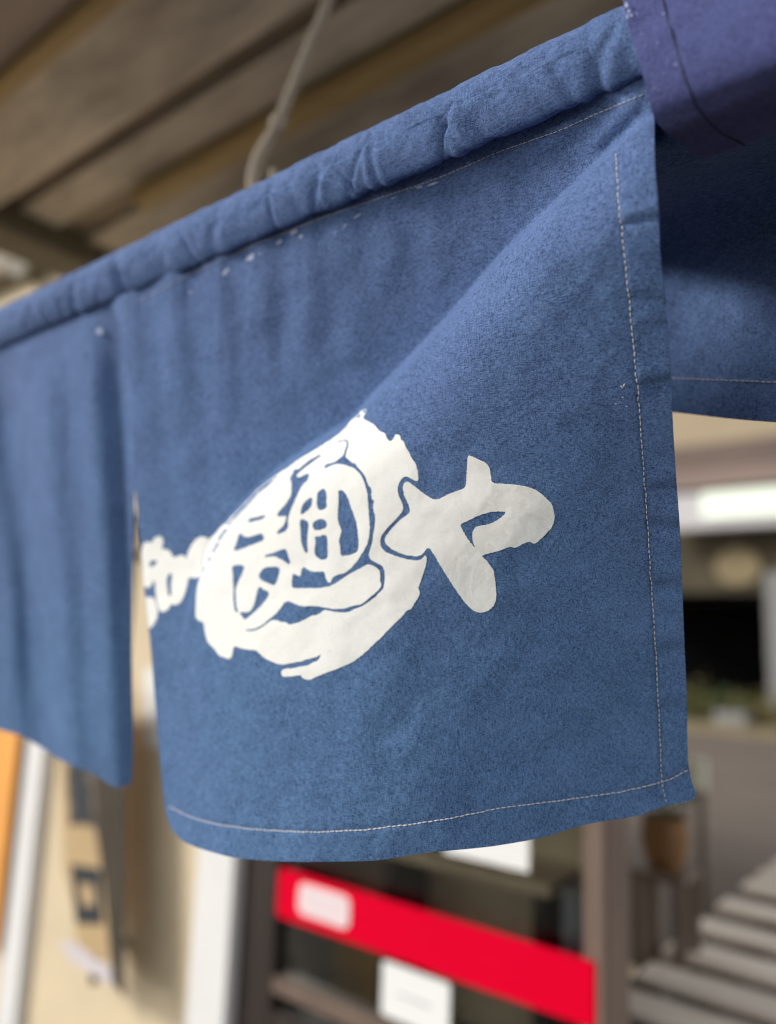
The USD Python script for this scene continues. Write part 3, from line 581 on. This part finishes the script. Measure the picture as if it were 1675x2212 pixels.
# ---- lettering
TILES = {'a': (500, 1980, .2388), 'b': (900, 1580, .2388), 'c': (1300, 1580, .2388), 'd': (900, 2060, .2388), 'e': (1300, 2060, .2388), 'f': (1460, 1740, .4299), 'g': (740, 2300, .2985), 'h': (1200, 1550, .597)}
def tr(text):
    """'c 515 70 540 75 ; d ...' -> points on the 1675-wide sheet"""
    out = []
    for part in text.split(';'):
        w = part.split(); ox, oy, s = TILES[w[0]]; v = np.array(w[1:], float).reshape(-1, 2); out.append((np.array([ox, oy]) + v * s) / 1.80537)
    return np.vstack(out)
def smooth_ring(p, k=1):
    for _ in range(k):
        q = np.roll(p, -1, 0); p = np.stack([0.78 * p + 0.22 * q, 0.22 * p + 0.78 * q], 1).reshape(-1, 2)
    return p
def pgn(text): return sg.Polygon(smooth_ring(tr(text))).buffer(0)
BIG = """c 515 68 540 72 538 110 475 205 520 250 640 300 700 360 755 430 830 450 850 480 862 520 915 600 975 560 995 500 1020 475 1085 490 1105 570 1160 615 1165 660 1200 720 1240 780 1290 890 1340 950 1370 1050 1380 1130 1392 1215 1355 1250 1290 1215 1240 1180 1190 1165 1130 1185 1085 1240 1055 1310 1045 1390 1065 1480 1110 1570 1135 1640 1142 1700 1100 1770 1010 1870 900 1980;
e 800 90 765 170 765 270 800 340 870 400 1000 445 1120 485 1230 510 1300 522 1370 525 1430 510 1500 435 1520 490 1520 560 1505 610 1470 730 1420 870 1405 910 1382 970 1410 1030 1412 1075 1340 1200 1270 1320 1200 1335 1160 1390 1120 1440 1000 1550 880 1680 760 1800 700 1850 620 1920 500 2030;
h 520 1510 440 1605 330 1705 230 1758 120 1798 0 1845;
g 1675 1120 1600 1160 1560 1175 1510 1170 1470 1150 1445 1110 1400 1118 1320 1132 1215 1135 1190 1095 1200 1050 1240 1030 1350 1025 1450 1000 1540 990 1600 950 1675 925; d 1500 2020 1580 1995 1632 2012 1615 1995 1550 2012;
g 1675 868 1600 892 1500 915 1470 935 1380 948 1300 960 1240 978 1150 970 1050 930 960 880 910 830 860 785 770 785 680 765 580 735 565 780 560 830 540 890 500 905 455 885 435 872 400 872 360 830 330 780 290 740 240 690 215 630 200 560 180 430 165 415 130 410 85 370 75 330 80 150;
a 1115 1380 1150 1220 1190 1110 1195 1000 1205 900 1220 750 1260 620 1310 520 1420 430 1500 320 1610 250; b 0 1835 60 1780 130 1715 300 1530 430 1390 560 1280 750 1145 850 1070 895 1052 1050 930 1170 850 1330 760 1500 650 1675 535; c 80 480 170 400 250 300 350 200 395 178 450 100"""
HOLES = ["""c 40 612 120 585 190 565 235 585 246 625 235 680 210 760 197 820 200 860 250 900 310 955 350 950 385 1010 450 1080 490 1130 520 1180 545 1260 575 1330 608 1345 620 1410 608 1470 625 1545 655 1550 660 1575 645 1630 640 1680 668 1780 682 1880 668 1980;
e 645 100 632 220 600 330 575 400 575 470 620 530 700 570 790 610 825 680 835 780 825 900 820 970 740 1060 640 1150 560 1210 480 1260 330 1320 260 1355 200 1370 100 1370 0 1355; d 1600 1342 1540 1325 1490 1350 1450 1390 1370 1420 1310 1425 1270 1450 1200 1490 1080 1540 950 1572 920 1540 880 1525 800 1525 760 1498 700 1490 645 1508 560 1575 470 1634 380 1670 300 1678 225 1650 300 1660 380 1648 470 1610 560 1548 620 1495 740 1400 810 1320 870 1225 925 1193 1000 1220 1080 1255 1150 1280 1300 1275 1420 1275 1500 1298 1580 1305 1660 1325;
e 60 1322 170 1318 300 1275 380 1260 450 1255 520 1200 600 1130 700 1050 770 975 790 925 765 860 770 780 760 700 720 650 650 605 560 585 520 600 420 660 300 720 200 780 100 850 0 912; d 1600 945 1480 970 1350 975 1200 976 1035 978 1000 955 997 910 1015 735 1060 765 1115 790 1150 775 1158 680 1190 622 1240 672 1330 715 1440 715 1522 705 1540 790 1570 870 1605 900 1635 880 1668 800; e 70 762 130 750 180 735 290 660 330 600 380 560 430 480 500 370 560 250 585 140 596 0;
c 595 1950 585 1800 575 1700 570 1600 560 1450 540 1370 510 1270 480 1180 400 1080 340 1030 250 990 100 955 20 962; b 1600 1000 1520 1032 1545 990 1580 960 1665 948; c 60 910 150 840 180 780 208 690 230 625 215 595 180 580 110 598""",
"b 1045 1058 1092 1078 1200 980 1330 890 1482 805 1340 908 1220 998 1110 1090 1062 1140 1062 1180 1100 1202 1160 1182 1268 1122 1250 1190 1225 1240 1150 1300 1080 1440 1020 1580 970 1680 940 1790 915 1880 918 1990 895 2040 830 2070 760 2095 800 2040 865 1990 900 1920 922 1830 918 1800 860 1795 790 1808 775 1785 790 1755 880 1660 980 1520 1003 1450 1005 1240 975 1202 1020 1130",
"b 295 1900 310 1870 420 1845 565 1808 500 1850 420 1872 330 1892", "b 1150 1785 1165 1690 1190 1620 1240 1570 1312 1515 1316 1560 1300 1640 1260 1700 1200 1735",
"b 1510 1372 1545 1430 1552 1520 1545 1600 1552 1665 1510 1690 1450 1702 1425 1665 1415 1600 1420 1500 1430 1430", "b 1135 1878 1190 1885 1250 1915 1258 1960 1250 2020; d 1235 130 1232 250 1242 395 1225 390 1190 310 1165 230 1155 100",
"b 1470 1868 1530 1890 1562 1950 1540 1995 1480 2015 1380 2032 1355 1990 1350 1950 1370 1910", "d 1383 143 1460 150 1500 120 1562 138 1567 350 1565 490 1480 502 1410 460 1378 400 1385 320 1400 250 1395 190",
"c 92 1400 140 1405 200 1470 240 1580 290 1720 340 1850 375 1990; e 395 180 392 340 370 380 290 415 170 440 130 437 128 340 120 270 100 210 130 110 148 40; c 125 1990 90 1900 83 1820 93 1650 100 1480",
"d 155 88 180 130 240 160 330 155 420 120 505 98 537 180 420 230 300 270 200 310 55 370 100 270", "d 550 462 680 425 790 375 895 343 920 440 965 582 900 540 800 480 720 440 640 447", "d 28 615 215 610 180 720 120 840 75 950 62 1020 50 900 48 750",
"d 555 655 650 645 740 638 788 670 770 760 715 928 640 890 530 855 475 800 475 760 510 700", "d 472 968 530 1015 600 1040 612 1080 550 1180 450 1290 340 1390 228 1485 200 1425 150 1380 230 1390 320 1375 370 1300 400 1230 430 1100 450 1010",
"d 55 1020 62 1020 72 1180 80 1300 110 1360 100 1362 70 1305 58 1180", "a 1198 760 1212 720 1206 900 1200 1090 1188 1110 1194 980"]
YA = """f 860 83 930 115 1010 150 1045 200 1056 280 1062 322 1080 337 1200 342 1330 355 1440 385 1520 435 1575 495 1605 520 1625 590 1632 660 1612 730 1560 790 1490 860 1450 885 1430 880 1405 863 1330 890 1290 920 1260 922 1230 908 1130 950 962 990 1010 1030 1050 1085 1080 1125 1087 1180 1097 1260 1105 1380 1080 1450 1020 1500 940 1512 880 1480 820 1420 740 1310 650 1170 590 1070 540 985 490 908 430 985 380 1000 330 995 270 985 170 945 110 895 90 860 105 810 170 730 240 660 300 620 320 600 320 570 305 520 270 450 255 380 265 340 290 315 340 345 430 420 520 480 560 484 590 475 680 430 770 400 825 375 832 300 838 180 845 95"""
YAH = "f 772 710 850 675 950 625 1050 597 1120 590 1198 597 1150 645 1080 690 1020 712 930 725 890 760 882 820 895 880 916 928 885 895 830 820 790 745"
S1 = "a 60 760 215 742 232 620 270 570 330 552 385 582 420 500 480 462 540 470 577 530 562 620 545 685 600 675 660 690 710 750 745 825 800 790 870 772 920 790 955 845 970 740 1020 630 1080 540 1150 480 1220 468 1320 500 1262 650 1222 750 1208 900 1192 1110 1150 1132 1080 1150 1000 1128 982 1160 960 1280 920 1420 860 1540 790 1588 740 1585 692 1565 675 1630 620 1690 550 1707 500 1670 480 1600 450 1440 435 1200 412 1185 380 1270 330 1312 260 1290 60 1240"
S1H = ["a 368 890 400 878 460 872 440 905 400 940 366 958", "a 703 1080 692 1180 685 1300 688 1420 672 1430 652 1300 642 1180 655 1120"]
S2 = "a 60 1500 300 1458 422 1462 450 1560 487 1680 472 1800 420 1900 370 1975 60 2000"
PANEL = sg.Polygon(np.vstack([resample(LEFT, 60)[8:], resample(BOTTOM, 60), resample(RIGHT, 60)[::-1], resample(SEAM_TOP, 30)[::-1]])).buffer(-1.0)
big = pgn(BIG)
for k_, h in enumerate(HOLES): big = big.difference(pgn(h).buffer(0.6 if k_ == 0 else 2.0))
# strokes of brush lettering have slightly ragged edges where the dye crept along the yarns
def ragged(pg, amp=0.55, seed=3):
    rr = np.random.default_rng(seed)
    def R(c):
        ls = sg.LineString(c); n = max(int(ls.length / 2.4), 8); q = np.array([ls.interpolate(t, normalized=True).coords[0] for t in np.linspace(0, 1, n, endpoint=False)])
        return q + rr.normal(0, amp, q.shape) * 0.6
    return sg.Polygon(R(pg.exterior.coords), [R(i.coords) for i in pg.interiors]).buffer(0)
def polys(g): return [x for x in getattr(g, 'geoms', [g]) if x.area > 6]
def print_mesh(pg, lift0=0.00005, lift1=0.00026):
    out = []
    for x in polys(pg):
        x = ragged(x)
        for y in polys(x):
            cs_ = m3.CrossSection([np.array(y.exterior.coords)[:-1]] + [np.array(i.coords)[:-1] for i in y.interiors], m3.FillRule.EvenOdd)
            mm = m3.Manifold.extrude(cs_, 10.0).refine_to_length(9.0).to_mesh(); v, f = np.array(mm.vert_properties[:, :3], float), np.array(mm.tri_verts)
            top = v[:, 2] / 10.0
            # the sheet's y runs down, so the prism is mirrored: raise by z and turn the faces round
            out.append(trimesh.Trimesh(surf(v[:, :2], d_main, lift0 + (lift1 - lift0) * top), f[:, ::-1], process=False))
    return trimesh.util.concatenate(out)
def printed(mesh, label):
    p = obj('printed_character', mesh, M['print'], nor, label=label); V = np.array(mesh.vertices); uv = project(V); e = 2.0
    dx = at_y(uv[:, 0] + e, uv[:, 1], d_main(uv + [e, 0])) - at_y(uv[:, 0] - e, uv[:, 1], d_main(uv - [e, 0])); dy = at_y(uv[:, 0], uv[:, 1] + e, d_main(uv + [0, e])) - at_y(uv[:, 0], uv[:, 1] - e, d_main(uv - [0, e]))
    N = np.cross(dx, dy); N /= np.linalg.norm(N, axis=1)[:, None]; N *= np.sign(((EYE - V) * N).sum(1))[:, None]
    g_ = UsdGeom.Mesh(stage.GetPrimAtPath(p)); g_.CreateNormalsAttr(Vt.Vec3fArray.FromNumpy(N.astype(np.float32))); g_.SetNormalsInterpolation('vertex')
printed(print_mesh(pgn(YA).difference(pgn(YAH))), 'rightmost white character with a single slanting stroke')
printed(print_mesh(big), 'large white character inside a brushed ring')
s1 = pgn(S1)
for h in S1H: s1 = s1.difference(pgn(h).buffer(2.2))
s1 = unary_union([s1, pgn(S2)]).difference(big.buffer(0.6)).intersection(PANEL)
printed(print_mesh(s1), 'small white strokes at the left edge of the panel')

# ---- bleached spots and lint
def flecks(items, lift=0.00025):
    out = []
    for k, (x, y, rx, ry, ang) in enumerate(items):
        rr = np.random.default_rng(100 + k); a = np.linspace(0, 2 * np.pi, 14, endpoint=False); r = rr.uniform(0.55, 1.15, 14)
        q = np.stack([rx * r * np.cos(a), ry * r * np.sin(a)], 1); c, s = math.cos(ang), math.sin(ang); q = q @ np.array([[c, s], [-s, c]]) + [x, y]
        V = surf(np.vstack([[[x, y]], q]), d_main, np.r_[lift * 2, np.full(14, lift)]); F = [[0, 1 + i, 1 + (i + 1) % 14] for i in range(14)]
        m_ = trimesh.Trimesh(V, F, process=False); 
        if (m_.face_normals.mean(0) @ (EYE - V[0])) < 0: m_.invert()
        out.append(m_)
    return trimesh.util.concatenate(out)
obj('bleached_spots', flecks([(634, 502, 9, 5, -.4), (650, 511, 6, 3.5, -.5), (603, 523, 8, 4.5, -.6), (541, 557, 13, 5, -.6), (488, 588, 10, 6, -.8), (215, 716, 8, 9, 0), (412, 632, 5, 3, -.5), (215, 800, 1, 1, 0), (935, 398, 14, 3.2, -.35), (905, 405, 9, 2.2, -.3), (770, 468, 12, 2.2, -.6), (745, 488, 9, 1.8, -.9), (725, 502, 5, 1.2, -.9), (628, 478, 1.6, 11, .2), (850, 428, 9, 1.0, -.3), (1010, 352, 5, 1.0, -.5), (560, 548, 3, 2, 0)]), M['wear'], nor, kind='stuff')
obj('lint', flecks([(1342, 836, 4.5, 1.5, .9), (1347, 832, 5, 1.4, -1.2), (1344, 858, 2, .8, 0), (1330, 872, 2, .7, .5), (1352, 878, 1.5, .6, 0)], 0.0006), M['lint'], nor, kind='stuff')

# ---- the panel to the left, hanging in soft folds
TOPL = [(-260, 836), (-100, 770), (0, 727), (100, 687), (174, 655), (263, 622)]
BOTL = [(-260, 1452), (-100, 1530), (0, 1576), (44, 1589), (84, 1611), (135, 1644), (204, 1673), (255, 1700), (284, 1691)]
LEFTL = [(-260, 836), (-262, 1150), (-260, 1452)]
RIGHTL = [(263, 622), (277, 740), (287, 900), (291, 990), (289, 1080), (286, 1200), (284, 1400), (287, 1600), (284, 1691)]
_ctl2 = np.array([(-260, 860, .0), (0, 750, .0), (263, 637, 0), (-260, 1150, .03), (0, 1150, .03), (280, 1100, .03), (-260, 1452, .07), (0, 1576, .075), (150, 1650, .075), (284, 1691, .085)], float)
_rbf2 = RBFInterpolator(_ctl2[:, :2] / 500, _ctl2[:, 2], kernel='thin_plate_spline', smoothing=0.001)
def d_left(p):
    p = np.asarray(p, float).reshape(-1, 2); d = _rbf2(p / 500)
    v = np.clip((p[:, 1] - (752 - 0.42 * p[:, 0])) / 900, 0, 1); grow = np.clip(v * 6, 0, 1)
    ph = p[:, 0] - 0.12 * (p[:, 1] - 1000) * (1 - p[:, 0] / 600)
    d = d + grow * (0.0062 * np.sin(ph / 19.0 + 2.6 * wr(p, 1 / 260, 1 / 1500, 11)) * (0.45 + 0.55 * np.exp(-v * 2.2)) + 0.007 * np.sin(ph / 41 + 1.0) + 0.010 * wr(p, 1 / 60, 1 / 900, 12))
    return Y0 + 0.004 + d
GL = coons(TOPL, BOTL, LEFTL, RIGHTL, 200, 260)
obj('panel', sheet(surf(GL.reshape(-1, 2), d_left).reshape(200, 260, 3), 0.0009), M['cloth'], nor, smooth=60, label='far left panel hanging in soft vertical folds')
BSL = [(x, y - 52) for x, y in BOTL]

# ---- the sleeve that carries the rod
def edge_x(Y, Z, line):
    """x at which the profile point (Y, Z) projects onto the traced line (given as x for y)"""
    lo, hi = np.full(len(Y), -0.5), np.full(len(Y), 0.3)
    for _ in range(40):
        mid = (lo + hi) / 2; q = project(np.stack([mid, Y, Z], 1)); tgt = np.interp(q[:, 1], [l[1] for l in line], [l[0] for l in line]); w = q[:, 0] < tgt; lo, hi = np.where(w, mid, lo), np.where(w, hi, mid)
    return mid
def sleeve(profile, x0, x1, nx, disp, edge=None, n_p=140):
    prof = resample(np.vstack([profile, profile[:1]]), n_p + 1)[:-1]
    cen = prof.mean(0); tan = np.roll(prof, -1, 0) - np.roll(prof, 1, 0); nrm = np.stack([tan[:, 1], -tan[:, 0]], 1); nrm /= np.linalg.norm(nrm, axis=1)[:, None]
    nrm *= np.sign(((prof - cen) * nrm).sum(1).mean())
    s = np.linspace(0, 1, nx); V = []
    xa = np.full(n_p, x0) if edge is None else edge_x(prof[:, 0], prof[:, 1], edge)
    ang = np.arctan2(prof[:, 1] - cen[1], prof[:, 0] - cen[0])
    for t in s:
        xs = xa + (x1 - xa) * t; dd = disp(xs, ang); V.append(np.stack([xs, prof[:, 0] + nrm[:, 0] * dd, prof[:, 1] + nrm[:, 1] * dd], 1))
    V = np.array(V); k = n_p; F = []
    i, j = np.meshgrid(np.arange(nx - 1), np.arange(k), indexing='ij'); a = (i * k + j).ravel(); b = (i * k + (j + 1) % k).ravel()
    F = np.vstack([np.stack([a, b, b + k], 1), np.stack([a, b + k, a + k], 1)]); V = V.reshape(-1, 3); m_ = trimesh.Trimesh(V, F, process=False)
    mid = len(F) // 2; 
    fn = m_.face_normals; fc = m_.triangles_center; out = (fn[:, 1:] * (fc[:, 1:] - [cen[0], cen[1]])).sum(1).mean()
    if out < 0: m_.invert()
    return m_
a = np.linspace(0, 2 * np.pi, 60, endpoint=False)
prof1 = np.stack([RC + 0.66 * RR * np.cos(a), RZ + 1.13 * RR * np.sin(a)], 1)
prof1[:, 1] -= 0.004 * np.clip(-np.sin(a), 0, 1) ** 3
CR = [(float(at_y(x, y, RC - 0.02)[0]), dpt, wd_, sl) for x, y, dpt, wd_, sl in [(238, 600, .010, .009, .15), (140, 650, .003, .008, -.2), (330, 560, .003, .012, .3), (440, 505, .0025, .010, -.3), (620, 420, .0025, .007, .2), (660, 410, .002, .006, -.2), (745, 360, .0025, .008, .3), (940, 290, .003, .006, -.12), (1010, 230, .0025, .007, .35), (1150, 170, .002, .007, .4), (1200, 140, .0028, .005, .25), (1280, 90, .003, .006, -.3), (1340, 110, .002, .006, .2)]]
_cr = np.random.default_rng(77)
CR += [(float(x), float(_cr.uniform(.0014, .003)), float(_cr.uniform(.0016, .0042)), float(_cr.uniform(-.6, .6))) for x in _cr.uniform(-1.3, -0.16, 34)]
def disp1(x, an):
    q = np.stack([x * 26, an * 0.9, np.zeros_like(x)], 1); q2 = np.stack([x * 75, an * 1.4 + x * 18, np.zeros_like(x) + 4], 1)
    d = 0.0016 * (meshkit.fbm(q, 3, 21) - 0.5) + 0.0022 * (meshkit.fbm(q2, 2, 22) - 0.5)
    rel = np.arctan2(np.sin(an + 2.2), np.cos(an + 2.2))
    front = np.exp(-(rel / 1.3) ** 2)
    for xc, dp, w, sl in CR:
        u = x - xc - sl * 0.03 * rel; d = d - dp * front * np.exp(-(u / w) ** 2) + 0.25 * dp * front * np.exp(-((u - 1.8 * w) / (1.3 * w)) ** 2)
    return d
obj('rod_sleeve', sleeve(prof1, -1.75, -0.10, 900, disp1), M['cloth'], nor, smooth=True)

# ------------------------------------------------------------------ the next curtain, overlapping on the right
nb = thing('violet_noren_curtain', 'more violet, plain indigo curtain overlapping the lettered one at the upper right corner', 'curtain')
def pt_a(alpha, Y): return (Y, 1.5 + Y * math.tan(math.radians(alpha)))
prof2 = np.array([(0.447, RZ + 0.031), (0.430, RZ + 0.026), (0.4185, RZ + 0.010), (0.4165, RZ - 0.015), (0.4168, RZ - 0.036), (0.4185, RZ - 0.055), pt_a(37.3, 0.4235), (0.4305, 1.5 + 0.3195), (0.441, 1.5 + 0.3165), (0.457, 1.5 + 0.3155), (0.475, 1.5 + 0.318), pt_a(33.3, 0.495), (0.502, 1.5 + 0.345), (0.495, 1.5 + 0.375), (0.475, RZ + 0.018)])
def disp2(x, an):
    q = np.stack([x * 11, an * 0.8, np.zeros_like(x)], 1); q2 = np.stack([x * 40, an * 1.3 + x * 9, np.zeros_like(x) + 2], 1)
    return 0.004 * (meshkit.fbm(q, 3, 31) - 0.5) + 0.0016 * (meshkit.fbm(q2, 2, 32) - 0.5)
EDGE2 = [(1300, -180), (1345, 0), (1358, 60), (1376, 120), (1395, 185), (1413, 258), (1440, 285), (1480, 315), (1528, 350), (1600, 400)]
obj('rod_sleeve', sleeve(prof2, 0, 1.5, 700, disp2, EDGE2), M['cloth_violet'], nb, smooth=True)  # sleeve and panel run on unseen to the right, added to cut side light
# a dark seam line down the sleeve, set in from its end
def seam_on_sleeve(line):
    pr = resample(prof2, 300); front = pr[(np.arange(300) < 235)]
    X_ = edge_x(front[:, 0], front[:, 1], line); cen = prof2.mean(0); nn = front - cen; nn /= np.linalg.norm(nn, axis=1)[:, None]
    ang = np.arctan2(front[:, 1] - cen[1], front[:, 0] - cen[0]); dd = disp2(X_, ang)
    return np.stack([X_, front[:, 0] + nn[:, 0] * (dd + .0002), front[:, 1] + nn[:, 1] * (dd + .0002)], 1)
SEAM2 = [(1380, -180), (1430, 0), (1447, 60), (1462, 110), (1480, 170), (1500, 225), (1535, 270), (1560, 292), (1600, 312), (1680, 360)]
obj('seam_thread', tube(seam_on_sleeve(SEAM2)[10:], 0.0005, 6), M['thread_dark'], nb, smooth=True)
# worn white patches at the sleeve's end
def sleeve_flecks():
    out = []
    for k, (x, y, r) in enumerate([(1352, 12, 5), (1357, 24, 4), (1362, 34, 3), (1354, 36, 4), (1374, 30, 2), (1432, 30, 2.5), (1385, 72, 1.4), (1420, 92, 1.6), (1392, 100, 1.2), (1458, 140, 2.2), (1430, 160, 1.2), (1412, 190, 1.5), (1422, 195, 1.2)]):
        rr = np.random.default_rng(300 + k); a_ = np.linspace(0, 2 * np.pi, 12, endpoint=False); q = np.stack([r * rr.uniform(.4, 1.2, 12) * np.cos(a_) * 0.8, r * 1.4 * rr.uniform(.4, 1.2, 12) * np.sin(a_)], 1) + [x, y]
        V = at_y(np.r_[x, q[:, 0]], np.r_[y, q[:, 1]], 0.4140 - 0.0012); F = [[0, 1 + i, 1 + (i + 1) % 12] for i in range(12)]; m_ = trimesh.Trimesh(V, F, process=False)
        out.append(m_)
    return trimesh.util.concatenate(out)
TOPR = [(1330, 268), (1500, 250), (1700, 205), (1980, 120), (2700, -150)]
BOTR = [(1330, 882), (1450, 886), (1556, 892), (1675, 899), (1820, 908), (1980, 916), (2700, 940)]
_prof3 = [(42, .468), (35.5, .470), (33.5, .508), (32.2, .55), (30.8, .592), (29.3, .618), (27.5, .632), (25, .642), (20, .645), (16, .642), (12.5, .628), (9, .612), (4, .59)]
_pf3 = PchipInterpolator([a_ for a_, _ in _prof3][::-1], [d_ for _, d_ in _prof3][::-1])
def d_right(p):
    p = np.asarray(p, float).reshape(-1, 2); lo = np.clip((p[:, 1] - 380) / 300, 0, 1)
    r_ = ray(p[:, 0], p[:, 1]); base = _pf3(np.clip(np.degrees(np.arctan2(r_[:, 2], r_[:, 1])), 4, 42))
    return base + 0.006 * lo * np.sin(p[:, 0] / 70) + 0.012 * lo * wr(p, 1 / 140, 1 / 200, 41) + 0.004 * lo * wr(p, 1 / 50, 1 / 60, 42)
GR = coons(TOPR, BOTR, [(1330, 268), (1330, 600), (1330, 882)], [(2700, -150), (2700, 450), (2700, 960)], 180, 300)
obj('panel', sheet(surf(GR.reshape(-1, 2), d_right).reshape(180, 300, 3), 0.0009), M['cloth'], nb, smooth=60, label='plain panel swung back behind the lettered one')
HSR = [(1335, 815), (1449, 818), (1550, 822), (1675, 827), (1820, 836), (1975, 844)]
hr = coons(HSR, [(x, y - 1) for x, y in BOTR], [(1335, 815), (1332, 881)], [(1975, 856), (1979, 929)], 16, 120)
obj('bottom_hem', sheet(surf(hr.reshape(-1, 2), d_right, 0.001).reshape(16, 120, 3), 0.0007), M['cloth'], nb, smooth=60)
obj('hem_stitching', stitches(HSR, d_right, 0.0015, 0.0034, 0.0009, 0.0004, seed=5), M['thread'], nb, smooth=40, kind='stuff')
obj('bleached_spots', sleeve_flecks(), M['wear'], nb, kind='stuff')

# ------------------------------------------------------------------ the cord that holds the rod
YC = RC + 0.25
cd = thing('hanging_cord', 'grey cord dropping from the eaves boards behind the curtain, knotted above its looped end', 'cord')
top_, mid_ = at_y(718, -20, YC), at_y(600, 268, YC)
dirv = (top_ - mid_); up = mid_ + dirv * ((ZS - mid_[2]) / dirv[2])
obj('cord', tube(np.linspace(mid_, up, 40), 0.0085, 12), M['rope'], cd, smooth=40)
lp = trace([(600, 268), (590, 288), (572, 318), (556, 352), (547, 390), (546, 430), (556, 460), (574, 464), (588, 440), (592, 405), (590, 370)], YC)
obj('loop', tube(resample(lp, 60), np.interp(np.linspace(0, 1, 60), [0, .2, .5, 1], [.0085, .0105, .0095, .006]), 10), M['rope'], cd, smooth=40)
kn = trimesh.creation.icosphere(3, 0.013); kn.apply_scale([1, 1, 1.2]); kn.apply_translation(mid_); obj('knot', kn, M['rope'], cd, smooth=True)
